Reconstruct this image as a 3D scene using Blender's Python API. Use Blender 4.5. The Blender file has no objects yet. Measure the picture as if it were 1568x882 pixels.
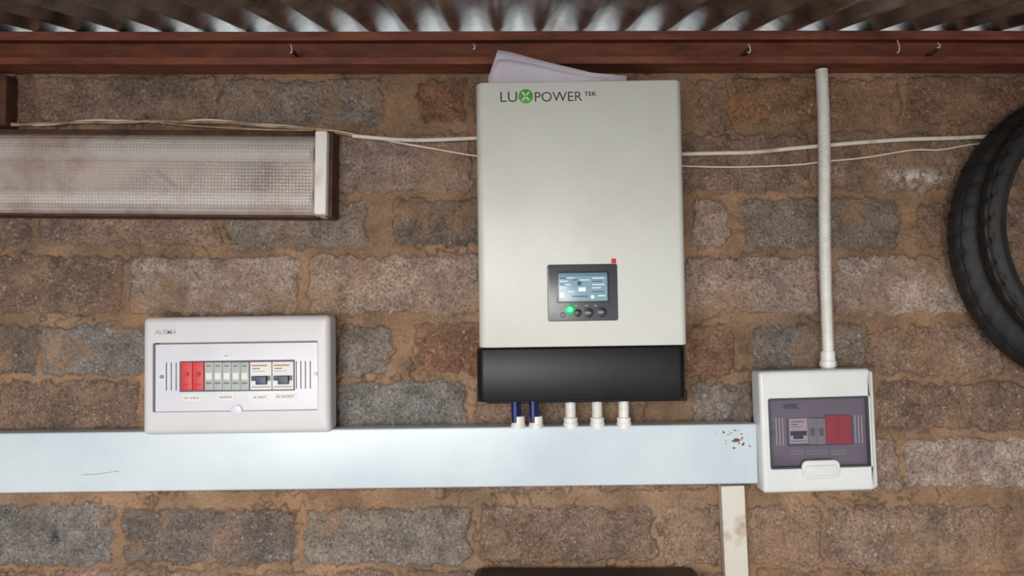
import bpy, bmesh, math, random
import numpy as np
from mathutils import Vector
random.seed(4); rng=np.random.RandomState(7)
sc=bpy.context.scene
try: sc.view_settings.view_transform='Standard'
except Exception: pass

# ---------------------------------------------------------------- camera model
D=1.30; F=1132.6; TH=math.radians(2.0); CU,CV=784.0,441.0
def P(u,v,d=0.0):
    a=(u-CU)/F; b=(CV-v)/F
    y=math.cos(TH)-math.sin(TH)*b; z=math.sin(TH)+math.cos(TH)*b
    t=(D-d)/y
    return Vector((a*t,-d,z*t))
cam=bpy.data.cameras.new('camera'); co=bpy.data.objects.new('camera',cam)
sc.collection.objects.link(co); co.location=(0,-D,0); co.rotation_euler=(math.radians(92),0,0)
cam.lens=26.0; cam.sensor_width=36.0; cam.clip_start=0.02; sc.camera=co

# ---------------------------------------------------------------- materials
def c8(r,g,b):
    f=lambda x:(x/255/12.92) if x/255<=0.04045 else ((x/255+0.055)/1.055)**2.4
    return (f(r),f(g),f(b),1)
def nt(name):
    m=bpy.data.materials.new(name); m.use_nodes=True
    return m,m.node_tree.nodes,m.node_tree.links,m.node_tree.nodes['Principled BSDF']
def noise(n,scale,detail=4,rough=0.6):
    x=n.new('ShaderNodeTexNoise'); x.inputs['Scale'].default_value=scale
    x.inputs['Detail'].default_value=detail; x.inputs['Roughness'].default_value=rough; return x
def ramp(n,stops):
    r=n.new('ShaderNodeValToRGB'); e=r.color_ramp.elements
    while len(e)<len(stops): e.new(0.5)
    for i,(p,c) in enumerate(stops):
        e[i].position=p; e[i].color=c if len(c)==4 else (*c,1)
    return r
def mat(name,col,rough=0.45,metal=0.0,col2=None,scale=12,lo=0.4,hi=0.7,bump=0.0,bscale=200,emit=None,estr=0):
    m,n,l,b=nt(name)
    col=c8(*col); col2=c8(*col2) if col2 else tuple([x*0.93 for x in col[:3]]+[1])
    tc=n.new('ShaderNodeTexCoord'); nz=noise(n,scale); l.new(tc.outputs['Object'],nz.inputs['Vector'])
    r=ramp(n,[(lo,col),(hi,col2)]); l.new(nz.outputs['Fac'],r.inputs['Fac'])
    l.new(r.outputs['Color'],b.inputs['Base Color'])
    b.inputs['Roughness'].default_value=rough; b.inputs['Metallic'].default_value=metal
    if bump:
        n2=noise(n,bscale); l.new(tc.outputs['Object'],n2.inputs['Vector'])
        bp=n.new('ShaderNodeBump'); bp.inputs['Strength'].default_value=bump; bp.inputs['Distance'].default_value=0.002
        l.new(n2.outputs['Fac'],bp.inputs['Height']); l.new(bp.outputs['Normal'],b.inputs['Normal'])
    if emit:
        b.inputs['Emission Color'].default_value=c8(*emit); b.inputs['Emission Strength'].default_value=estr
    return m
M={}
M['inv']=mat('powder_coat_white',(211,212,206),0.40,col2=(202,202,194),scale=6,lo=.45,hi=.75)
M['invblk']=mat('black_cover',(14,13,15),0.42,col2=(27,25,26),scale=14,lo=.45,hi=.75)
M['invblk'].node_tree.nodes['Principled BSDF'].inputs['Specular IOR Level'].default_value=.3
M['db']=mat('abs_white',(208,205,209),0.38,col2=(199,195,199),scale=7)
M['dbin']=mat('abs_inner',(210,210,219),0.35)
M['dbgrey']=mat('abs_inner_grey',(140,135,146),0.4)
M['acb']=mat('abs_cool_white',(218,220,220),0.36,col2=(209,211,210),scale=8)
M['trunk']=mat('pvc_trunking',(202,212,219),0.30,col2=(186,199,209),scale=5,bump=0.10,bscale=5)
M['trunkd']=mat('pvc_dirty',(208,202,192),0.5,col2=(160,128,98),scale=18,lo=.52,hi=.72)
M['pvc']=mat('pvc_white',(232,232,229),0.4,col2=(216,213,206),scale=30)
M['dark']=mat('dark_gap',(30,28,30),0.7)
M['slot']=mat('slot_grey',(92,88,100),0.6)
M['lab']=mat('label_paper',(226,224,222),0.6)
M['ink']=mat('ink_grey',(60,60,62),0.6)
M['inkl']=mat('embossed_grey',(160,160,168),0.5)
M['green']=mat('logo_green',(70,165,50),0.5)
M['red']=mat('spd_red',(200,22,34),0.4)
M['redd']=mat('spd_red_dark',(140,14,22),0.4)
M['grey']=mat('terminal_grey',(165,172,168),0.45)
M['greyd']=mat('terminal_grey_dark',(110,118,116),0.5)
M['blue']=mat('toggle_blue',(18,34,76),0.4)
M['orange']=mat('print_orange',(190,120,70),0.6)
M['cable']=mat('cable_blue',(16,30,92),0.4)
M['panel']=mat('display_bezel',(62,64,72),0.25,col2=(54,56,62))
M['pbtn']=mat('display_button',(38,38,42),0.35)
M['pfr']=mat('display_frame',(34,35,40),0.3)
M['led']=mat('led_green',(40,255,120),0.4,emit=(30,255,110),estr=6)
M['halo']=mat('led_halo_glow',(25,120,60),0.4,emit=(10,200,90),estr=0.45)  # soft glow around the LED, painted as a faintly emissive disc
M['paper']=mat('document_paper',(216,208,220),0.7,col2=(202,192,206),scale=8)
M['rust']=mat('rusty_edge',(92,58,42),0.75,col2=(50,34,28),scale=40,bump=0.4,bscale=120)
M['wire']=mat('wire_white',(222,212,200),0.5,col2=(170,145,120),scale=25,lo=.52,hi=.78)
M['wiret']=mat('wire_tan',(184,154,124),0.6,col2=(120,90,66),scale=30)
M['mud']=mat('mud_splash',(120,84,62),0.9)
M['straw']=mat('dry_straw',(170,138,98),0.8)
M['bat']=mat('battery_black',(14,14,16),0.4)
M['capw']=mat('lamp_end_cap',(236,230,226),0.5,col2=(200,182,162),scale=35,lo=.58,hi=.8)
M['screw']=mat('zinc_screw',(120,118,120),0.35,metal=0.8)
M['lcdhdr']=mat('lcd_ink',(40,60,80),0.4)
M['lcdblue']=mat('lcd_ink_mid',(90,125,145),0.4)
M['lcdw']=mat('lcd_white',(215,230,236),0.3,emit=(225,245,255),estr=0.3)
M['lcd']=mat('lcd_backlight',(116,144,158),0.2,col2=(100,130,148),scale=30,emit=(150,190,205),estr=0.2)
M['tubew']=mat('lamp_tube_bright_band',(245,242,238),0.25,emit=None)
M['refl']=mat('lamp_reflector',(226,206,196),0.5,col2=(104,70,60),scale=8,lo=.44,hi=.66)
M['rub']=mat('tyre_rubber',(24,23,24),0.62,col2=(42,39,38),scale=14,bump=0.25,bscale=160)
# tinted door
m,n,l,b=nt('smoked_door'); 
tr=n.new('ShaderNodeBsdfTransparent'); tr.inputs['Color'].default_value=(0.80,0.76,0.80,1)
gl=n.new('ShaderNodeBsdfGlossy'); gl.inputs['Roughness'].default_value=0.08
mx=n.new('ShaderNodeMixShader'); mx.inputs['Fac'].default_value=0.03
l.new(tr.outputs[0],mx.inputs[1]); l.new(gl.outputs[0],mx.inputs[2]); l.new(mx.outputs[0],n['Material Output'].inputs['Surface'])
M['smoke']=m
# beam paint
m,n,l,b=nt('red_oxide_steel'); tc=n.new('ShaderNodeTexCoord')
mp=n.new('ShaderNodeMapping'); mp.inputs['Scale'].default_value=(1,4,4); l.new(tc.outputs['Object'],mp.inputs['Vector'])
nz=noise(n,9,8,.7); l.new(mp.outputs[0],nz.inputs['Vector'])
r=ramp(n,[(.3,c8(80,42,32)),(.5,c8(122,66,48)),(.62,c8(136,80,58)),(.78,c8(168,114,84))]); l.new(nz.outputs['Fac'],r.inputs['Fac']); l.new(r.outputs[0],b.inputs['Base Color'])
b.inputs['Roughness'].default_value=.6; M['beam']=m
# galvanised roof
m,n,l,b=nt('galvanised_iron'); tc=n.new('ShaderNodeTexCoord')
nz=noise(n,9,8,.7); l.new(tc.outputs['Object'],nz.inputs['Vector'])
r=ramp(n,[(.33,c8(112,100,90)),(.5,c8(166,166,163)),(.7,c8(202,206,206))]); l.new(nz.outputs['Fac'],r.inputs['Fac']); l.new(r.outputs[0],b.inputs['Base Color'])
n2=noise(n,18,3); l.new(tc.outputs['Object'],n2.inputs['Vector'])
r2=ramp(n,[(.3,(.24,.24,.24)),(.8,(.42,.42,.42))]); l.new(n2.outputs['Fac'],r2.inputs['Fac']); l.new(r2.outputs[0],b.inputs['Roughness'])
bp=n.new('ShaderNodeBump'); bp.inputs['Strength'].default_value=.2; bp.inputs['Distance'].default_value=.004; l.new(n2.outputs['Fac'],bp.inputs['Height']); l.new(bp.outputs[0],b.inputs['Normal'])
b.inputs['Metallic'].default_value=.9; M['galv']=m
# prismatic diffuser: embossed acrylic you can half see through
m,n,l,b=nt('prismatic_diffuser'); tc=n.new('ShaderNodeTexCoord')
nz=noise(n,8,5,.6); l.new(tc.outputs['Object'],nz.inputs['Vector'])
r=ramp(n,[(.35,c8(190,172,164)),(.5,c8(236,228,224)),(.68,c8(242,236,232))]); l.new(nz.outputs['Fac'],r.inputs['Fac'])  # blotchy reflections put into the base colour as noise
vo=n.new('ShaderNodeTexVoronoi'); vo.inputs['Scale'].default_value=175; vo.inputs['Randomness'].default_value=.08; l.new(tc.outputs['Object'],vo.inputs['Vector'])
r3=ramp(n,[(.15,(1,1,1)),(.6,(.5,.47,.45))]); l.new(vo.outputs['Distance'],r3.inputs['Fac'])
mm=n.new('ShaderNodeMixRGB'); mm.blend_type='MULTIPLY'; mm.inputs['Fac'].default_value=.7; l.new(r.outputs[0],mm.inputs[1]); l.new(r3.outputs[0],mm.inputs[2]); l.new(mm.outputs[0],b.inputs['Base Color'])
bp=n.new('ShaderNodeBump'); bp.inputs['Strength'].default_value=.8; bp.inputs['Distance'].default_value=.002; bp.invert=True; l.new(vo.outputs['Distance'],bp.inputs['Height']); l.new(bp.outputs[0],b.inputs['Normal'])
b.inputs['Roughness'].default_value=.14
tr=n.new('ShaderNodeBsdfTransparent'); tr.inputs['Color'].default_value=(.98,.96,.95,1)
mx=n.new('ShaderNodeMixShader'); mx.inputs[0].default_value=.55
l.new(tr.outputs[0],mx.inputs[1]); l.new(b.outputs[0],mx.inputs[2]); l.new(mx.outputs[0],n['Material Output'].inputs['Surface']); M['diff']=m

# ---------------------------------------------------------------- mesh helpers
def link(me,name,m,parent=None,sharp=40):
    o=bpy.data.objects.new(name,me); sc.collection.objects.link(o)
    if m is not None: me.materials.append(M[m] if isinstance(m,str) else m)
    if sharp:
        for p in me.polygons: p.use_smooth=True
        try: me.set_sharp_from_angle(angle=math.radians(sharp))
        except Exception: pass
    if parent: o.parent=parent
    return o
def outline(w,h,r,seg=5):
    r=max(min(r,w/2-1e-5,h/2-1e-5),1e-5); pts=[]
    for cx,cz,a0 in ((w/2-r,h/2-r,0),(-w/2+r,h/2-r,90),(-w/2+r,-h/2+r,180),(w/2-r,-h/2+r,270)):
        for i in range(seg+1):
            a=math.radians(a0+90*i/seg); pts.append((cx+r*math.cos(a),cz+r*math.sin(a)))
    return pts
def rings_mesh(name,rings,cap0=True,cap1=True):
    vs=[];fs=[];n=len(rings[0])
    for r in rings: vs+=r
    for i in range(len(rings)-1):
        for j in range(n):
            k=(j+1)%n; fs.append((i*n+j,i*n+k,(i+1)*n+k,(i+1)*n+j))
    if cap0: fs.append(tuple(range(n))[::-1])
    if cap1: fs.append(tuple((len(rings)-1)*n+j for j in range(n)))
    me=bpy.data.meshes.new(name); me.from_pydata(vs,[],fs)
    bm=bmesh.new(); bm.from_mesh(me); bmesh.ops.recalc_face_normals(bm,faces=bm.faces); bm.to_mesh(me); bm.free()
    return me
def rbox(name,parent,cx,cz,w,h,d0,d1,r=0.002,bev=0.001,m='db',sharp=40):
    R=[]
    bev=min(bev,(d1-d0)*.9,w*.45,h*.45)
    R.append([(cx+x,-d0,cz+z) for x,z in outline(w,h,r)])
    for i in range(5):
        a=math.pi/2*i/4; ins=bev*(1-math.cos(a)); d=d1-bev+bev*math.sin(a)
        R.append([(cx+x,-d,cz+z) for x,z in outline(w-2*ins,h-2*ins,max(r-ins,0.0002))])
    return link(rings_mesh(name,R),name,m,parent,sharp)
def frame(name,parent,o,i,d0,d1,r,bev,di,m,ri=0.003):
    (cx,cz,w,h)=o;(ix,iz,iw,ih)=i; R=[]
    R.append([(cx+x,-d0,cz+z) for x,z in outline(w,h,r)])
    for k in range(6):
        a=math.pi/2*k/5; ins=bev*(1-math.cos(a)); d=d1-bev+bev*math.sin(a)
        R.append([(cx+x,-d,cz+z) for x,z in outline(w-2*ins,h-2*ins,max(r-ins,0.0002))])
    R.append([(ix+x,-d1,iz+z) for x,z in outline(iw+.002,ih+.002,ri+.001)])
    R.append([(ix+x,-d1+.001,iz+z) for x,z in outline(iw,ih,ri)])
    R.append([(ix+x,-di,iz+z) for x,z in outline(iw,ih,ri)])
    return link(rings_mesh(name,R,False,False),name,m,parent,35)
def lathe(name,parent,prof,base,axis='z',seg=24,m='pvc',caps=True,sharp=40):
    R=[]
    for r,h in prof:
        ring=[]
        for j in range(seg):
            a=2*math.pi*j/seg; x,y=r*math.cos(a),r*math.sin(a)
            ring.append((base[0]+x,base[1]+y,base[2]+h) if axis=='z' else (base[0]+x,base[1]-h,base[2]+y))
        R.append(ring)
    return link(rings_mesh(name,R,caps,caps),name,m,parent,sharp)
def tube(name,parent,pts,rad,m,res=3):
    cu=bpy.data.curves.new(name,'CURVE'); cu.dimensions='3D'; cu.bevel_depth=rad; cu.bevel_resolution=res; cu.use_fill_caps=True
    s=cu.splines.new('NURBS'); s.points.add(len(pts)-1)
    for p,q in zip(s.points,pts): p.co=(q[0],q[1],q[2],1)
    s.use_endpoint_u=True; s.order_u=3; s.resolution_u=6
    o=bpy.data.objects.new(name,cu); sc.collection.objects.link(o); cu.materials.append(M[m])
    if parent: o.parent=parent
    return o
class G:
    def __init__(s,name,uc,vc,df,rot=0.8):
        s.a=-math.radians(rot); c=P(uc,vc,df); s.c=Vector((c.x,0,c.z))
        s.o=bpy.data.objects.new(name,None); sc.collection.objects.link(s.o); s.o.empty_display_size=.05
        s.o.location=s.c; s.o.rotation_euler=(0,s.a,0)
    def L(s,u,v,d):
        p=P(u,v,d)-s.c; ca,sa=math.cos(s.a),math.sin(s.a)
        return Vector((p.x*ca-p.z*sa,-d,p.x*sa+p.z*ca))
    def r4(s,u0,v0,u1,v1,d):
        c=s.L((u0+u1)/2,(v0+v1)/2,d); k=(D-d)/F
        return (c.x,c.z,(u1-u0)*k,(v1-v0)*k)
    def box(s,name,u0,v0,u1,v1,d0,d1,m,r=.0015,bev=.0008):
        x,z,w,h=s.r4(u0,v0,u1,v1,d1); return rbox(name,s.o,x,z,w,h,d0,d1,r,bev,m)
    def disc(s,name,u,v,rp,d0,d1,m,seg=24):
        c=s.L(u,v,d1); r=rp*(D-d1)/F
        return lathe(name,s.o,[(r,d0),(r,d1-.0003),(r*.93,d1)],(c.x,0,c.z),'y',seg,m)
    def text(s,name,body,u0,v0,u1,v1,d,m,ext=.0001,bold=0):
        cu=bpy.data.curves.new(name,'FONT'); cu.body=body; cu.align_x='CENTER'; cu.align_y='CENTER'; cu.offset=bold
        o=bpy.data.objects.new(name,cu); sc.collection.objects.link(o); cu.materials.append(M[m])
        bpy.context.view_layer.update()
        x,z,W,H=s.r4(u0,v0,u1,v1,d)
        me=bpy.data.meshes.new_from_object(o.evaluated_get(bpy.context.evaluated_depsgraph_get()))
        xs=[q.co.x for q in me.vertices]; ys=[q.co.y for q in me.vertices]
        mx_,my_=(min(xs)+max(xs))/2,(min(ys)+max(ys))/2
        for q in me.vertices: q.co=Vector((q.co.x-mx_,q.co.y-my_,0))
        o2=bpy.data.objects.new(name,me); sc.collection.objects.link(o2)
        bpy.data.objects.remove(o)
        o2.location=(x,-d-.0003,z); o2.rotation_euler=(math.pi/2,0,0)
        o2.scale=(W/(max(xs)-min(xs)),H/(max(ys)-min(ys)),1); o2.parent=s.o
        return o2

# ---------------------------------------------------------------- wall
def vn(X,Z,cell,seed):
    r=np.random.RandomState(seed); g=r.rand(257,257)
    x=X/cell+100.3; z=Z/cell+100.7; xi=np.floor(x).astype(int); zi=np.floor(z).astype(int)
    fx=x-xi; fz=z-zi; fx=fx*fx*(3-2*fx); fz=fz*fz*(3-2*fz)
    A=g[xi%256,zi%256];B=g[(xi+1)%256,zi%256];C=g[xi%256,(zi+1)%256];E=g[(xi+1)%256,(zi+1)%256]
    return (A*(1-fx)+B*fx)*(1-fz)+(C*(1-fx)+E*fx)*fz
def fbm(X,Z,cell,seed,o=4,g=.55):
    s=0;a=1;t=0
    for i in range(o): s=s+a*vn(X,Z,cell/2**i,seed+i*13); t+=a; a*=g
    return s/t
GR=(132,121,112);GB=(122,116,112);DG=(110,99,92);PK=(156,135,123);PB=(142,118,102);RB=(136,100,80);BR=(129,106,91);LP=(168,149,138);OB=(148,114,88)
rows=[(-60,10,[]),(28,98,[]),
(116,186,[(-200,42,BR),(50,325,PB),(337,585,GR),(640,715,RB),(725,990,BR),(1070,1118,PB),(1130,1385,OB),(1396,1600,RB)]),
(204,292,[(-80,200,PB),(210,500,PB),(512,722,PK),(730,1000,PB),(1010,1245,PB),(1272,1500,PB),(1512,1760,BR)]),
(308,378,[(-220,42,BR),(52,330,PB),(346,560,GR),(602,745,DG),(755,1045,PB),(1058,1120,PK),(1140,1375,GR),(1405,1640,BR)]),
(394,480,[(-80,186,BR),(196,455,LP),(470,738,PK),(748,1020,PK),(1050,1258,PK),(1282,1525,LP),(1540,1800,PB)]),
(498,574,[(-200,58,DG),(66,226,GB),(240,500,PB),(518,596,GR),(636,760,RB),(770,1040,PB),(1052,1120,RB),(1150,1330,GR),(1345,1540,PB),(1550,1800,BR)]),
(586,657,[(-60,212,BR),(225,500,PB),(518,716,GB),(730,990,BR),(1060,1150,GR),(1160,1330,PB),(1345,1600,BR)]),
(672,750,[(-200,50,PB),(60,320,PB),(330,600,PB),(610,880,PB),(890,1150,PB),(1160,1372,PK),(1384,1620,LP)]),
(776,860,[(-100,174,GB),(196,450,DG),(468,720,GR),(734,1000,BR),(1010,1102,PB),(1146,1255,PB),(1264,1520,PB),(1530,1800,BR)]),
(872,950,[(-200,80,BR),(95,340,PB),(350,600,BR),(612,870,BR),(880,1130,BR),(1150,1400,OB),(1415,1680,BR)])]
K=D/F
def axis(lo,hi,dlo,dhi,fine,coarse):
    a=list(np.arange(lo,dlo,coarse)); b=list(np.arange(dlo,dhi,fine)); c=list(np.arange(dhi,hi,coarse))+[hi]
    return np.array(a+b+c)
xs=axis(-1.7,1.7,-.94,.94,.0018,.02); ztop=.468
zs=axis(-1.5,ztop,-.50,ztop-.002,.0018,.02)
X,Z=np.meshgrid(xs,zs); U=X/K+784; V=481-Z/K
wU=U+14*(fbm(U,V,60,1)-.5)+20*(fbm(U,V,14,5,3)-.5); wV=V+12*(fbm(U,V,50,9)-.5)+17*(fbm(U,V,13,15,3)-.5)
brick=np.zeros_like(X); bc=np.zeros(X.shape+(3,))
mort=np.array(c8(152,122,97)[:3])
def inrect(u0,v0,u1,v1):
    cx,cy=(u0+u1)/2,(v0+v1)/2; hx,hy=(u1-u0)/2,(v1-v0)/2; rad=9
    qx=np.abs(wU-cx)-hx+rad; qy=np.abs(wV-cy)-hy+rad
    return np.sqrt(np.maximum(qx,0)**2+np.maximum(qy,0)**2)+np.minimum(np.maximum(qx,qy),0)-rad
v=966; k=0
while v<1900: rows.append((v,v+74,[])); v+=92
for ri,(v0,v1,bs) in enumerate(rows):
    if not bs: bs=[(s,s+258,random.choice([PB,BR,GR,PK])) for s in range(-900+(ri%2)*135,2600,272)]
    else:
        s=bs[0][0]; bs=[(s-270*(i+1),s-270*i-12,random.choice([PB,BR])) for i in range(4)]+bs
        s=bs[-1][1]; bs=bs+[(s+12+270*i,s+270*(i+1),random.choice([PB,BR])) for i in range(4)]
    rm=(V>v0-30)&(V<v1+30)
    for u0,u1,c in bs:
        sl=rm&(U>u0-30)&(U<u1+30)
        if not sl.any(): continue
        d=inrect(u0,v0+random.uniform(-3,3),u1,v1+random.uniform(-3,3))
        mk=np.clip(.5-d/7,0,1)*sl; mk=mk*mk*(3-2*mk)
        q_=random.uniform(-6,6); cc=np.array(c8(*[min(255,x+q_) for x in c])[:3])
        up=mk>brick; bc[up]=cc; brick=np.maximum(brick,mk)
smear=np.clip((fbm(U,V,75,31)-.50)*6,0,1)*.8; fine=fbm(U,V,10,41,3)
colmask=brick*(1-smear*np.clip(fine*1.8-.1,0,1))
mv=(.5+1.0*fbm(U,V,46,51))[...,None]; bv=(.4+1.2*fbm(U,V,22,61,4,.7))[...,None]
tn=fbm(U,V,120,71)-.5; tint=np.stack([1+.14*tn,np.ones_like(U),1-.14*tn],-1)
col=(mort*mv*tint)*(1-colmask[...,None])+(bc*bv*tint)*colmask[...,None]
groove=np.clip(1-np.abs(fbm(U,V,26,91,3)-.5)*30,0,1)*(1-brick)*np.clip((fbm(U,V,90,97)-.46)*6,0,1)
edge=np.clip(1-np.abs(brick-.45)*3.2,0,1)*np.clip((fbm(U,V,30,141)-.42)*6,0,1)
col*= (1-.55*np.maximum(groove,edge*.75))[...,None]
grime=np.clip((fbm(U,V,150,151,5,.6)-.5)*3,0,1)[...,None]; col*=1-.25*grime
for (pu,pv,ru,rv,pc) in [(1408,270,42,11,(220,212,202)),(1410,285,12,12,(190,180,170)),(235,410,30,8,(195,170,155)),(90,822,8,18,(45,42,42)),(1140,160,40,20,(160,112,76))]:
    e=np.exp(-(((U-pu)/ru)**2+((V-pv)/rv)**2)*1.2)*np.clip((fine-.32)*5,0,1)
    e=np.clip(e,0,1)[...,None]; col=col*(1-e)+np.array(c8(*pc)[:3])*e
H=brick*.005+(fbm(U,V,24,111)-.5)*.008+(fbm(U,V,7,121,2)-.5)*.004*(.5+.6*brick)-groove*.005-edge*.003
ny,nx=X.shape
verts=np.stack([X,-(H-.0075),Z],-1).reshape(-1,3)
idx=np.arange(nx*ny).reshape(ny,nx)
faces=np.stack([idx[:-1,:-1],idx[:-1,1:],idx[1:,1:],idx[1:,:-1]],-1).reshape(-1,4)
me=bpy.data.meshes.new('wall_back')
me.vertices.add(len(verts)); me.vertices.foreach_set('co',verts.ravel().astype(np.float32))
me.loops.add(faces.size); me.loops.foreach_set('vertex_index',faces.ravel().astype(np.int32))
me.polygons.add(len(faces)); me.polygons.foreach_set('loop_start',np.arange(0,faces.size,4,dtype=np.int32))
me.update(calc_edges=True); me.validate()
me.polygons.foreach_set('use_smooth',np.ones(len(me.polygons),dtype=bool))
at=me.color_attributes.new('Col','FLOAT_COLOR','POINT')
rgba=np.concatenate([np.clip(col,0,1),colmask[...,None]],-1).reshape(-1).astype(np.float32)
at.data.foreach_set('color',rgba)
m,n,l,b=nt('concrete_brick'); va=n.new('ShaderNodeVertexColor'); va.layer_name='Col'
tc=n.new('ShaderNodeTexCoord')
def mathn(op,a,bb=None,v=None):
    x=n.new('ShaderNodeMath'); x.operation=op; x.use_clamp=True; l.new(a,x.inputs[0])
    if bb is not None: l.new(bb,x.inputs[1])
    elif v is not None: x.inputs[1].default_value=v
    return x.outputs[0]
g1=noise(n,230,4,.75); l.new(tc.outputs['Object'],g1.inputs['Vector'])
rg=ramp(n,[(.33,(.30,.27,.25)),(.47,(.85,.83,.82)),(.56,(1.05,1.05,1.05)),(.7,(1.5,1.48,1.45))]); l.new(g1.outputs['Fac'],rg.inputs['Fac'])
m1=n.new('ShaderNodeMixRGB'); m1.blend_type='MULTIPLY'
ff=n.new('ShaderNodeMath'); ff.operation='MULTIPLY_ADD'; l.new(va.outputs['Alpha'],ff.inputs[0]); ff.inputs[1].default_value=.45; ff.inputs[2].default_value=.5
l.new(ff.outputs[0],m1.inputs[0])
l.new(va.outputs['Color'],m1.inputs[1]); l.new(rg.outputs[0],m1.inputs[2])
dn=noise(n,150,2); l.new(tc.outputs['Object'],dn.inputs['Vector'])
dv=n.new('ShaderNodeMixRGB'); dv.blend_type='ADD'; dv.inputs[0].default_value=.016; l.new(tc.outputs['Object'],dv.inputs[1]); l.new(dn.outputs['Color'],dv.inputs[2])
vo=n.new('ShaderNodeTexVoronoi'); vo.inputs['Scale'].default_value=170; l.new(dv.outputs[0],vo.inputs['Vector'])
rs=ramp(n,[(.0,(1,1,1)),(.2,(1,1,1)),(.45,(0,0,0))]); l.new(vo.outputs['Distance'],rs.inputs['Fac'])
sx=n.new('ShaderNodeSeparateColor'); l.new(vo.outputs['Color'],sx.inputs[0])
lt=mathn('GREATER_THAN',sx.outputs[0],v=.80); dk=mathn('GREATER_THAN',sx.outputs[1],v=.76)
am=mathn('ADD',va.outputs['Alpha'],v=.15)
f1=mathn('MULTIPLY',mathn('MULTIPLY',lt,rs.outputs[0]),am); f1=mathn('MULTIPLY',f1,v=.45)
f2=mathn('MULTIPLY',mathn('MULTIPLY',dk,rs.outputs[0]),am); f2=mathn('MULTIPLY',f2,v=.6)
m2=n.new('ShaderNodeMixRGB'); l.new(f1,m2.inputs[0]); l.new(m1.outputs[0],m2.inputs[1]); m2.inputs[2].default_value=c8(206,194,184)
m3=n.new('ShaderNodeMixRGB'); l.new(f2,m3.inputs[0]); l.new(m2.outputs[0],m3.inputs[1]); m3.inputs[2].default_value=c8(62,52,48)
l.new(m3.outputs[0],b.inputs['Base Color']); b.inputs['Roughness'].default_value=.9
bp=n.new('ShaderNodeBump'); bp.inputs['Strength'].default_value=.9; bp.inputs['Distance'].default_value=.003
l.new(g1.outputs['Fac'],bp.inputs['Height']); l.new(bp.outputs[0],b.inputs['Normal'])
link(me,'wall_back',m,None,0)

# plain room shell
SL=.22; YF=-1.5
def prism(name,poly,x0,x1,m):
    R=[[(x,y,z) for y,z in poly] for x in (x0,x1)]
    return link(rings_mesh(name,R),name,m,None,0)
def plainbox(name,lo,hi,m):
    vs=[(x,y,z) for x in (lo[0],hi[0]) for y in (lo[1],hi[1]) for z in (lo[2],hi[2])]
    fs=[(0,1,3,2),(4,6,7,5),(0,4,5,1),(2,3,7,6),(0,2,6,4),(1,5,7,3)]
    me=bpy.data.meshes.new(name); me.from_pydata(vs,[],fs); return link(me,name,m,None,0)
m,n,l,b=nt('plain_block'); tc=n.new('ShaderNodeTexCoord'); sp=n.new('ShaderNodeSeparateXYZ'); cb=n.new('ShaderNodeCombineXYZ')
l.new(tc.outputs['Object'],sp.inputs[0]); l.new(sp.outputs['Y'],cb.inputs['X']); l.new(sp.outputs['Z'],cb.inputs['Y'])
bt=n.new('ShaderNodeTexBrick'); l.new(cb.outputs[0],bt.inputs['Vector']); bt.inputs['Scale'].default_value=1; bt.inputs['Brick Width'].default_value=.31; bt.inputs['Row Height'].default_value=.106; bt.inputs['Mortar Size'].default_value=.008
bt.inputs['Color1'].default_value=c8(128,100,86); bt.inputs['Color2'].default_value=c8(104,92,86); bt.inputs['Mortar'].default_value=c8(142,106,76)
l.new(bt.outputs['Color'],b.inputs['Base Color']); b.inputs['Roughness'].default_value=.9; M['blk']=m
M['floor']=mat('concrete_floor',(138,126,112),.85,col2=(108,96,84),scale=3)
pl=[(.1,-1.5),(.1,.47),(0,.468),(YF,.468+SL*YF),(YF,-1.5)]
prism('shade_wall_left',pl,-1.8,-1.7,'blk'); prism('shade_wall_right',pl,1.7,1.8,'blk')  # unseen side walls, added to darken the left and right edges
plainbox('floor',(-1.8,-4.5,-1.6),(1.8,.1,-1.5),'floor')

# roof
NX=900; vs=[];fs=[]
zr=.4945
ys=[.25,0,-.05,-.1,-.2,-.3,-.6,-1.0,YF]
for y in ys:
    for i in range(NX+1):
        x=-1.85+3.7*i/NX; ph=2*math.pi*x/.072+.6
        vs.append((x,y,zr+.0105*math.sin(ph)+.0012*math.sin(x*9)+SL*min(y+.05,0)))
for j in range(len(ys)-1):
    for i in range(NX):
        a=j*(NX+1)+i; fs.append((a,a+1,a+NX+2,a+NX+1))
me=bpy.data.meshes.new('ceiling'); me.from_pydata(vs,[],fs)
ro=link(me,'ceiling','galv',None,60)

# beam: lipped channel
zb=.4265; zt=.483
prof=[(0,zb),(-.05,zb),(-.05,zb+.012),(-.047,zb+.012),(-.047,zb+.003),(-.003,zb+.003),(-.003,zt-.003),(-.047,zt-.003),(-.047,zt-.015),(-.05,zt-.015),(-.05,zt),(0,zt)]
prof=[(y-.001,z) for y,z in prof]
R=[[(x,y,z+.0010*math.sin(x*3)) for y,z in prof] for x in np.linspace(-1.69,1.69,60)]
me=rings_mesh('roof_purlin',R); beam=link(me,'roof_purlin','beam',None,30)
def hook(u,v0,v1,k=0):
    a=P(u,v0,.053);b_=P(u+2,v1,.056)
    return tube('binding_wire_%d'%k,beam,[a,a*.5+b_*.5+Vector((.002,-.003,0)),b_,b_+Vector((-.003,0,.002))],.0011,'wire')
hook(445,68,82,0);hook(725,68,76,1);hook(1146,68,82,2);hook(1374,62,82,3);hook(1436,66,74,5)
for i,(u,rr) in enumerate([(1146,.004),(446,.003),(1436,.003)]):
    p=P(u,76,.05); lathe('bolt_%d'%i,beam,[(rr,0.0),(rr,.049),(rr*.6,.051)],(p.x,0,p.z),'y',10,'rust')

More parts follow.
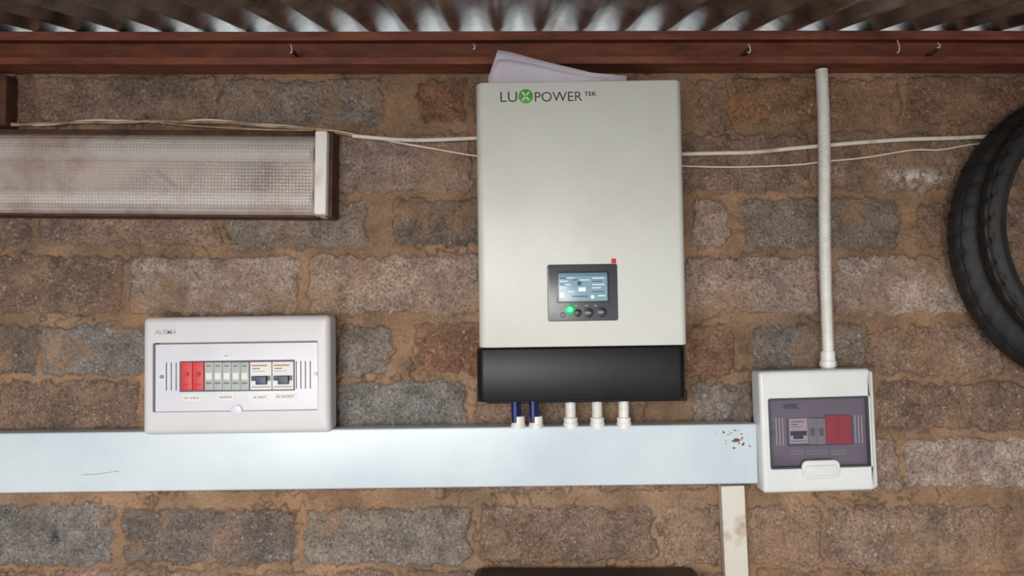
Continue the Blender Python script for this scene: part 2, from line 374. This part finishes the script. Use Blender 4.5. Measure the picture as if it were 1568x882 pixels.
# ---------------------------------------------------------------- fluorescent fitting
g=G('fluorescent_light_fitting',200,264,.06,rot=-.45)
g.box('tray',-300,197,511,334,0,.012,'rust',.002,.002)
x,z,w,h=g.r4(-295,199,482,328,.06)
rbox('reflector',g.o,x,z,w-.004,h-.006,.010,.018,.002,.002,'refl')
for k,dz in enumerate((.27,-.27)):  # white tubes put in to show as the reflected bright bands
    zc=z+h*dz
    R=[[(xx,-.034+.0130*math.cos(q*math.pi/10),zc+.0130*math.sin(q*math.pi/10)) for q in range(20)] for xx in (x-w/2+.01,x+w/2-.01)]
    link(rings_mesh('tube_%d'%k,R),'tube_%d'%k,'tubew',g.o,40)
o=rbox('loose_lead',g.o,0,0,.045,.006,0,.005,.002,.002,'rust'); c=g.L(250,272,.03); o.location=(c.x,-.02,c.z); o.rotation_euler=(0,math.radians(40),0)
pr=[]
for i in range(25):
    t=i/24; a=math.pi*t; zz=math.cos(a); yy=math.sin(a)
    zz=math.copysign(abs(zz)**.45,zz); yy=abs(yy)**.45
    pr.append((.012+yy*.048,z+zz*h/2))
R=[[(xx,-d,q) for d,q in pr] for xx in (x-w/2,x+w/2)]
vs=[p for r_ in R for p in r_]; n_=len(pr)
me=bpy.data.meshes.new('diffuser'); me.from_pydata(vs,[],[(i,i+1,n_+i+1,n_+i) for i in range(n_-1)])
link(me,'diffuser','diff',g.o,50)
g.box('end_cap',481,199,500,329,.01,.066,'capw',.003,.003)
g.box('end_bracket',499,200,509,333,.005,.05,'rust',.001,.001)
x,z,w,h=g.r4(-295,326,482,331,.05); rbox('lower_rim',g.o,x,z,w,h*.6,.01,.05,.001,.001,'rust')

# ---------------------------------------------------------------- main distribution board
g=G('distribution_board',361,574,.07,.8)
g.box('base',226,490,500,652,0,.045,'db',.006,.002)
o=g.r4(218,484.5,505,664,.07); i=g.r4(234,524,486,629,.07)
frame('cover',g.o,o,i,.03,.07,.009,.010,.058,'db')
g.box('door_panel',238,526,486.5,628.5,.05,.0665,'dbin',.002,.001)
g.box('hinge_gap_shade',234,525,238.5,629,.05,.058,'slot',.0005,.0005)  # grey strip gives the recess shade beside the panel as colour
DF=.067
g.box('breaker_opening',275,552,451,599,.06,DF,'slot',.0005,.0003)
for k,u in enumerate((254.5,262,269.5)): g.box('slot_l%d'%k,u-.7,555,u+.7,598,.066,DF+.0002,'slot',.0002,.0001)
for k,u in enumerate((453.5,460.5,467.5,475)): g.box('slot_r%d'%k,u-.7,553,u+.7,595,.066,DF+.0002,'slot',.0002,.0001)
for k in range(2):
    u=277+k*17.5; g.box('surge_module_%d'%k,u,554.5,u+17,597.5,.06,DF+.004,'red',.0008,.0006)
    g.disc('surge_knob_%d'%k,u+8.5,573,3.6,.07,DF+.0052,'redd')
    g.disc('surge_knob_core_%d'%k,u+8.5,573,2,.07,DF+.0056,'red')
    g.box('surge_mark_%d'%k,u+4,588,u+13,589.5,.07,DF+.0043,'redd',.0002,.0001)
for k in range(5):
    u=313+k*13.7; g.box('terminal_%d'%k,u,555,u+13.2,597,.06,DF+.002,'grey',.0006,.0004)
    g.box('terminal_slot_%d'%k,u+2,571,u+11,581,.068,DF+.0023,'lab',.0004,.0002)
    g.box('terminal_print_%d'%k,u+3,559,u+10,561.5,.068,DF+.0022,'greyd',.0004,.0001)
    g.box('terminal_foot_%d'%k,u+2,585,u+11,588,.068,DF+.0022,'greyd',.0004,.0001)
def breaker(g,n_,u,v0,w,h,DF,deep=.009):
    g.box('breaker_%s'%n_,u,v0,u+w,v0+h,DF-.01,DF+.003,'lab',.0006,.0005)
    g.box('breaker_print_%s'%n_,u+2,v0+h*.10,u+w*.8,v0+h*.15,DF,DF+.0033,'orange',.0002,.0001)
    g.box('breaker_spec_%s'%n_,u+w*.1,v0+h*.22,u+w*.45,v0+h*.26,DF,DF+.0033,'greyd',.0002,.0001)
    g.box('breaker_spec2_%s'%n_,u+w*.1,v0+h*.32,u+w*.7,v0+h*.35,DF,DF+.0033,'grey',.0002,.0001)
    g.box('toggle_recess_%s'%n_,u+1.5,v0+h*.50,u+w-1.5,v0+h*.68,DF,DF+.0035,'blue',.0003,.0002)
    g.box('toggle_%s'%n_,u+w*.25,v0+h*.52,u+w*.75,v0+h*.82,DF,DF+deep,'blue',.0008,.0008)
    g.box('breaker_lower_%s'%n_,u+2,v0+h*.89,u+w-2,v0+h*.92,DF,DF+.0033,'greyd',.0002,.0001)
breaker(g,'a',383,554.5,32.5,42,DF); breaker(g,'b',417,554,32,42,DF)
for k,(a,b2,c_,d_,t) in enumerate([(340,541,354,548.5,'DC'),(279,605,308,613.5,'DC SURGE'),(333,604,358,612.5,'INVERTER'),(385,604,410,612.5,'AC INPUT'),(420,602.5,453,611.5,'AC OUTPUT')]):
    g.box('label_%d'%k,a,b2,c_,d_,.066,DF+.0003,'lab',.0003,.0001)
    g.text('label_text_%d'%k,t,a+3,b2+2.6,c_-3,d_-2.6,DF+.0003,'ink')
g.disc('screw_0',247,577,3,.066,DF+.001,'screw'); g.disc('screw_1',483,572.5,3,.066,DF+.001,'screw')
g.disc('screw_2',237,538,2,.058,.061,'dark'); 
g.disc('thumb_tab',361,629,9,.06,.0705,'dbin',32)
g.text('embossed_name','AUSMA',237,504.5,270,512,.0702,'inkl',bold=.01)

# ---------------------------------------------------------------- inverter
g=G('hybrid_inverter',891,366,.135,.85)
g.box('rear_chassis',738,130,1040,605,0,.07,'invblk',.004,.002)
g.box('rear_heat_sink_tray',745,600,1052,616,.01,.05,'invblk',.002,.002)
def bodyprism(name,u0,u1,va,vb,m,inset=0):
    xa,za,w,h=g.r4(u0,va,u1,vb,.135); w-=inset*2; R=[]
    pts=[]
    rr=.016
    for cx,a0 in ((w/2-rr,0),(-w/2+rr,90)):
        for i in range(9):
            a=math.radians(a0+90*i/8); pts.append((cx+rr*math.cos(a)*.75+(0.25*rr if a0==0 else -.25*rr),.135-rr-inset+rr*math.sin(a)))
    pts=[(w/2,.05)]+pts+[(-w/2,.05)]
    b_=.002
    for zz,ins in ((za-h/2,b_),(za-h/2+b_*.3,b_*.3),(za-h/2+b_,0),(za+h/2-b_,0),(za+h/2-b_*.3,b_*.3),(za+h/2,b_)):
        R.append([(xa+x*(1-ins/(w/2)),-(d-ins),zz) for x,d in pts])
    return link(rings_mesh(name,R),name,m,g.o,50)
bodyprism('front_cover',730,1050,121,531,'inv')
bodyprism('terminal_cover',730,1051.5,532.5,613.5,'invblk',.0003)
DF=.135
g.text('logo_lu','LU',766,140.5,792,156.5,DF,'ink')
g.disc('logo_badge',805,147.5,11.3,.13,DF+.0004,'green',40)
cx=g.L(805,147.5,DF)
for k,a in enumerate((38,-38)):
    o=rbox('logo_cross_%d'%k,g.o,0,0,.0024,.0175,0,.0003,.0003,.0001,'lab'); o.location=(cx.x,-DF-.0005,cx.z); o.rotation_euler=(0,math.radians(a),0)
o=rbox('logo_cross_gap',g.o,0,0,.003,.003,0,.0003,.0003,.0001,'green'); o.location=(cx.x,-DF-.0009,cx.z); o.rotation_euler=(0,math.radians(45),0)
g.text('logo_power','POWER',818.5,140.5,892,155.5,DF,'ink')
g.text('logo_tek','TEK',894.5,140.5,914,147,DF,'ink',bold=.02)
g.box('display_bezel',838.5,404.5,946,491.5,.13,DF+.002,'panel',.0035,.001)
g.box('display_frame',852,415,933,463.5,.13,DF+.0024,'pfr',.001,.0003)
g.box('lcd',855.5,418,930,461,.13,DF+.0028,'lcd',.0006,.0002)
Dl=DF+.0029
g.box('lcd_header',856,418.5,929.5,423,.135,Dl,'lcdblue',.0002,.0001)
for k,(a,b2,c_,d_) in enumerate([(857,425,866,426.5),(868,425,880,426.2),(857,430,870,431.2),(857,435,864,436.3),(866,435,874,436.2),(857,440,868,441.2),(876,428,884,429.3),(888,428,903,429.2),(907,425,926,426.3),(907,430,922,431.3),(907,435,926,436.3),(907,440,920,441.3),(907,446,926,447.3),(857,448,864,456),(870,446,880,447.2),(876,453,900,454.4),(905,452,910,457),(916,452,927,453.5)]):
    g.box('lcd_text_%d'%k,a,b2,c_,d_,.135,Dl,'lcdw' if k%3 else 'lcdhdr',.0001,.0001)
g.box('lcd_icon_inverter',886,440,897,446,.135,Dl+.0001,'lcdw',.0002,.0001)
g.box('lcd_icon_home',884,431,890,437,.135,Dl,'lcdhdr',.0002,.0001)
g.disc('status_halo',872.5,474.5,9,.135,DF+.0022,'halo'); g.disc('status_led',873,474,4,.135,DF+.0028,'led')
for k,(u,v_) in enumerate([(862,482),(902,479),(922,478)]):
    g.disc('button_%d'%k,u,v_,7.5 if k else 4,.135,DF+.0026,'pbtn'); g.box('button_mark_%d'%k,u-2.5,v_-.8,u+2.5,v_+.8,.135,DF+.003,'grey',.0001,.0001)
g.disc('button_3',885,479,6,.135,DF+.0026,'pbtn')
for k,u in enumerate((868,880,896,910)): g.box('indicator_dot_%d'%k,u,467,u+4,468.5,.135,DF+.0023,'grey',.0001,.0001)
g.box('red_sticker',936,396,943.5,403.5,.13,DF+.0006,'red',.0008,.0002)
# cables under the inverter
for k,u in enumerate((789.5,817)):
    a=g.L(u-1,612,.05); b_=g.L(u,656,.05)
    tube('battery_cable_%d'%k,g.o,[(a.x,-.05,a.z+.01),(a.x,-.05,a.z-.015),(b_.x,-.05,b_.z+.01)],.0065,'cable')
    tube('battery_cable_b%d'%k,g.o,[(a.x+.006,-.042,a.z+.01),(a.x+.006,-.043,a.z-.015),(b_.x+.005,-.046,b_.z+.01)],.004,'cable')
    c=g.L(u+4,647,.05); r=.0115
    lathe('cable_gland_%d'%k,g.o,[(r*.8,.010),(r*.95,.0105),(r,.0085),(r,-.003),(r*1.1,-.0035),(r*1.1,-.0095),(r*.9,-.0100)],(c.x,-.045,c.z),'z',24,'pvc')
for k,u in enumerate((874,915,956)):
    c=g.L(u,613,.05); e=g.L(u,656,.05); Ht=c.z-e.z; pf=[]; r=.0095
    z_=.004
    while z_>-Ht+.018: 
        pf+= [(r,z_),(r,z_-.0014),(r*.86,z_-.0018),(r*.86,z_-.0026)]; z_-=.003
    r2=.0118; pf+=[(r2*.9,z_),(r2,z_-.001),(r2,z_-.009),(r2*1.08,z_-.0095),(r2*1.08,-Ht-.0),(r2*.8,-Ht-.0005)]
    lathe('conduit_stub_%d'%k,g.o,pf,(c.x,-.04,c.z),'z',24,'pvc')
# documents on top
dg=G('paper_documents',850,105,.08,0)
def sheet(name,pts,d,bend,m='paper'):
    vs=[];fs=[]
    top=[dg.L(u,v,d) for u,v in pts]; zb_=P(800,120.0,.135).z-dg.c.z
    for i,p in enumerate(top):
        for j in range(6):
            t=j/5; vs.append((p.x+(.004*t if i==0 else 0),-(d+bend*(1-t)*(i/len(top))+ .002*math.sin(i)),p.z*(1-t)+zb_*t))
    for i in range(len(top)-1):
        for j in range(5):
            a=i*6+j; fs.append((a,a+1,a+7,a+6))
    me=bpy.data.meshes.new(name); me.from_pydata(vs,[],fs); o=link(me,name,m,dg.o,0)
    for p in me.polygons:p.use_smooth=True
    s=o.modifiers.new('t','SOLIDIFY'); s.thickness=.0004
    return o
sheet('sheet_front',[(748,121),(763,92),(778,92),(800,96),(830,102),(860,110),(890,117),(930,121)],.094,.006)
sheet('sheet_middle',[(747,121),(762,77.5),(779,80.5),(800,86),(822,92),(850,99),(880,107),(905,114),(958,119.5)],.082,.01)
sheet('sheet_back',[(750,121),(766,79),(800,88),(840,98),(900,113),(950,119)],.074,.006,'lab')

# ---------------------------------------------------------------- trunking
g=G('cable_trunking',578,704,.05,.72)
x,z,w,h=g.r4(-330,659,1155,749.5,.05)
rbox('duct_body',g.o,x,z,w,h-.004,0,.044,.002,.001,'trunk')
rbox('duct_lid',g.o,x,z,w,h,.028,.05,.002,.003,'trunk')
for k in range(20):
    u=random.gauss(1122,15); v_=random.gauss(670,9)
    if v_<657 or v_>735 or u>1150: continue
    c=g.L(u,v_,.05); rr=random.uniform(.0005,.0014)
    o=lathe('mud_spot_%d'%k,g.o,[(rr,-.0002),(rr*.8,.0005),(rr*.2,.0008)],(0,0,0),'y',7,'mud'); o.location=(c.x,-.05,c.z); o.scale=(random.uniform(.6,1.8),1,random.uniform(.6,1.8)); o.rotation_euler=(0,random.random()*3,0)
for k,(u,v_,rr) in enumerate([(1128,674,.0046),(1108,662,.002),(1138,680,.0026),(1124,686,.002)]):
    c=g.L(u,v_,.05); o=lathe('mud_splat_%d'%k,g.o,[(rr,-.0002),(rr*.85,.001),(rr*.3,.0018)],(0,0,0),'y',6,'mud'); o.location=(c.x,-.05,c.z); o.scale=(1.4,1,.8); o.rotation_euler=(0,k*1.1,0)
a=[g.L(u,v_,.0502) for u,v_ in ((125,727),(150,726),(175,722),(182,721))]; tube('scratch',g.o,a,.0003,'ink')
g=G('cable_trunking',1128,815,.03,2.1)
g.box('duct_body',1109.5,746,1144,930,0,.022,'trunkd',.001,.001); g.box('duct_lid',1109,746,1144.5,930,.018,.028,'trunkd',.0015,.0015)

# ---------------------------------------------------------------- small board
g=G('distribution_board',1252,660,.07,1.7)
g.box('base',1168,571,1340,748,0,.045,'acb',.005,.002)
o=g.r4(1166,567.5,1337,752,.07); i=g.r4(1179,609,1333,716,.07)
frame('cover',g.o,o,i,.035,.07,.006,.006,.055,'acb')
g.box('inner_panel',1178,607,1334,718,.045,.057,'dbgrey',.001,.0005)
DF=.0572
for k,u in enumerate((1189,1194,1199)): g.box('slot_l%d'%k,u-.8,640,u+.8,682,.056,DF,'lab',.0002,.0001)
for k,u in enumerate((1310,1315,1320)): g.box('slot_r%d'%k,u-.8,636,u+.8,678,.056,DF,'lab',.0002,.0001)
g.box('breaker_opening',1205,639,1306,682,.05,DF,'slot',.0004,.0002)
breaker(g,'a',1209,641,28,38,DF,.006)
for k in range(2):
    u=1238+k*13.5; g.box('terminal_%d'%k,u,641,u+13,680,.05,DF+.002,'grey',.0005,.0003); g.box('terminal_slot_%d'%k,u+3,655,u+10,667,.05,DF+.0024,'greyd',.0004,.0002)
for k in range(2):
    u=1266+k*19; g.box('surge_module_%d'%k,u,636,u+18.5,679,.05,DF+.006,'red',.0006,.0005)
for k,(a,c_,t) in enumerate([(1212,1230,'SUPPLY'),(1236,1266,'SURGE FUSES'),(1273,1296,'DC SURGE')]):
    g.box('label_%d'%k,a,689,c_,696,.056,DF+.0002,'grey',.0002,.0001); g.text('label_text_%d'%k,t,a+2,691,c_-2,694,DF+.0003,'ink')
for k,(u,v_) in enumerate([(1184,662),(1327,656)]): g.disc('screw_%d'%k,u,v_,2.4,.05,DF+.001,'screw')
g.box('smoked_door',1180,610,1332,715,.0645,.0675,'smoke',.002,.0005)
for nm,q in (('door_rim_l',(1179,609,1181.5,716)),('door_rim_r',(1330,609,1333,716)),('door_rim_t',(1179,609,1333,611.5)),('door_rim_b',(1179,714,1333,716))):
    g.box(nm,*q,.06,.0685,'panel',.0005,.0003)
g.text('door_name','ACDC',1201,619,1223,626,.0684,'ink',bold=.02)
g.box('latch',1229,705,1287,733,.069,.0735,'acb',.010,.002)
g.box('latch_grip',1233,713,1283,729,.06,.0755,'acb',.007,.0015)

# ---------------------------------------------------------------- flexible conduit
g=G('corrugated_conduit',1262,340,.03,0)
a=P(1258,107,.03); b_=P(1267.5,543,.03); N=133; R=[]; pr=[]
def cen(t):
    x=a.x*(1-t)+b_.x*t+.0035*math.sin(t*5.5)*(1-t); return x,-.03+.002*math.sin(t*4),a.z*(1-t)+b_.z*t
for i in range(N):
    for f_,rr in ((0,1),(.4,1),(.55,.80),(.9,.80)):
        t=(i+f_)/N; c=cen(t); r=.0104*rr
        R.append([(c[0]-g.c.x+r*math.cos(q*math.pi/10),c[1]+r*math.sin(q*math.pi/10),c[2]-g.c.z) for q in range(20)])
link(rings_mesh('hose',R),'hose','pvc',g.o,35)
c=cen(1)
lathe('connector',g.o,[(.0100,.006),(.0118,.005),(.0122,-.010),(.0138,-.011),(.0138,-.020),(.0115,-.021),(.0115,-.0258),(.008,-.026)],(c[0]-g.c.x,-.03,c[2]-g.c.z),'z',28,'pvc')

# ---------------------------------------------------------------- wires
def W(name,pts,d,rad,m,par=None,j=.6):
    return tube(name,par,[P(u,v+random.uniform(-j,j),d) for u,v in pts],rad,m)
we=bpy.data.objects.new('surface_wiring',None); sc.collection.objects.link(we)
W('wire_1',[(-80,196),(0,192),(60,190),(120,187),(180,188),(240,184),(300,188),(350,187),(410,194),(470,196),(505,201),(540,208),(580,212),(630,215),(680,214),(740,211)],.014,.0027,'wiret',we)
W('wire_1b',[(540,208),(580,212),(630,215),(680,214),(740,211)],.018,.0036,'wire',we,.1)
W('wire_2',[(-80,190),(0,188),(70,193),(130,183),(200,185),(260,188),(320,182),(380,190),(430,192),(500,199),(545,206),(600,217),(660,227),(705,235),(740,241)],.014,.0017,'wire',we)
W('wire_3',[(240,187),(280,192),(340,196),(420,200),(480,199)],.022,.0018,'wiret',we)
W('wire_4',[(1035,236),(1090,235),(1150,234),(1200,229),(1250,224),(1300,220),(1350,216),(1400,213),(1460,212),(1520,209),(1640,206)],.014,.0038,'wire',we)
W('wire_5',[(1035,254),(1100,257),(1170,255),(1230,252),(1262,247),(1310,244),(1350,237),(1400,229),(1440,231),(1480,222),(1530,216)],.013,.0015,'wire',we)
W('wire_6',[(1380,214),(1410,217),(1440,213),(1500,211)],.014,.0012,'wiret',we)

# ---------------------------------------------------------------- tyres
def tyre(name,u,v,Rp,thk,d0,d1,tilt=0):
    dm=(d0+d1)/2; c=P(u,v,dm); Ro=Rp*(D-dm)/F; Ri=Ro-thk; hw=(d1-d0)/2
    e=bpy.data.objects.new(name,None); sc.collection.objects.link(e); e.location=c; e.rotation_euler=(0,0,tilt)
    pf=[]
    for i in range(29):
        a=math.pi*(i/28)*1.16-math.pi*.08
        s=-math.cos(a); q=math.sin(a)
        y=hw*math.copysign(abs(s)**.8,s)*(1 if q>0 else .95); r=Ri+.012+(Ro-Ri-.012)*q if q>0 else Ri+.012+.03*q
        pf.append((r,y))
    inner=[(r-.006 if i not in(0,28) else r-.002,y*.88) for i,(r,y) in enumerate(pf)][::-1]
    allp=pf+inner; SEG=240; vs=[];fs=[];n_=len(allp)
    for j in range(SEG):
        an=2*math.pi*j/SEG
        for i,(r,y) in enumerate(allp):
            rr=r
            if 7<=i<=21:
                blk=(j+abs(i-14)//2)%6
                if blk<1 or i in(11,17): rr-=.003
            if i in(3,25): y*=1.03
            vs.append((rr*math.cos(an),y,rr*math.sin(an)))
    for j in range(SEG):
        k=(j+1)%SEG
        for i in range(n_):
            q=(i+1)%n_; fs.append((j*n_+i,j*n_+q,k*n_+q,k*n_+i))
    me=bpy.data.meshes.new('carcass'); me.from_pydata(vs,[],fs)
    bm=bmesh.new(); bm.from_mesh(me); bmesh.ops.recalc_face_normals(bm,faces=bm.faces); bm.to_mesh(me); bm.free()
    link(me,'carcass','rub',e,38)
    return e
t1=tyre('motorcycle_tyre',1690,364,235,.062,.012,.080)
t2=tyre('motorcycle_tyre',1724,345,222,.032,.085,.125)
p=P(1705,185,.1); 
nl=lathe('wall_hook',None,[(.004,0),(.004,.135),(.007,.136),(.007,.14)],(p.x,0,p.z),'y',12,'rust')

# ---------------------------------------------------------------- battery top, post, straw
g=G('battery_pack',900,875,.01,.0)
zt_=P(900,870,.01).z; zt_-=g.c.z; hh=.52
x0=P(724,870,.05).x-g.c.x; x1=P(1078,870,.05).x-g.c.x
rbox('case',g.o,(x0+x1)/2,zt_-hh/2-.004,x1-x0,hh,.0,.13,.012,.006,'bat')
rbox('lid_rim',g.o,(x0+x1)/2,zt_-.004,x1-x0-.02,.008,.01,.12,.003,.002,'bat')
g=G('timber_post',-20,120,.04,0)
g.box('post',-60,113,9,192,0,.03,'rust',.002,.002)
st=bpy.data.objects.new('straw_tufts',None); sc.collection.objects.link(st)
k=0
for (u,v,sx_,sy_,N) in [(1330,520,14,14,10),(1402,522,12,26,16),(1552,372,16,14,14),(1508,498,6,6,4)]:
    for i in range(N):
        a=(u+random.gauss(0,sx_*.6),v+random.gauss(0,sy_*.5)); an=random.uniform(0,math.pi); L_=random.uniform(6,18)
        pts=[P(a[0]+math.cos(an)*L_*t+random.uniform(-2,2),a[1]+math.sin(an)*L_*t+random.uniform(-2,2),.006+.012*math.sin(t*3)) for t in (0,.33,.66,1)]
        tube('straw_%d'%k,st,pts,.0006,'straw',1); k+=1

# ---------------------------------------------------------------- light
w=bpy.data.worlds.new('world'); sc.world=w; w.use_nodes=True
bg=w.node_tree.nodes['Background']; bg.inputs[0].default_value=(.90,.95,1,1); bg.inputs[1].default_value=1.3
def area(name,loc,tgt,sx_,sy_,e,c):
    l_=bpy.data.lights.new(name,'AREA'); l_.shape='RECTANGLE'; l_.size=sx_; l_.size_y=sy_; l_.energy=e; l_.color=c
    o=bpy.data.objects.new(name,l_); sc.collection.objects.link(o); o.location=loc
    o.rotation_euler=(Vector(tgt)-Vector(loc)).to_track_quat('-Z','Y').to_euler()
area('assumed_front_light',(-.5,-3.0,.05),(0,0,0),1.5,1.0,72,(1,.965,.90))  # added area light for assumed daylight from the open front; no doorway is modelled
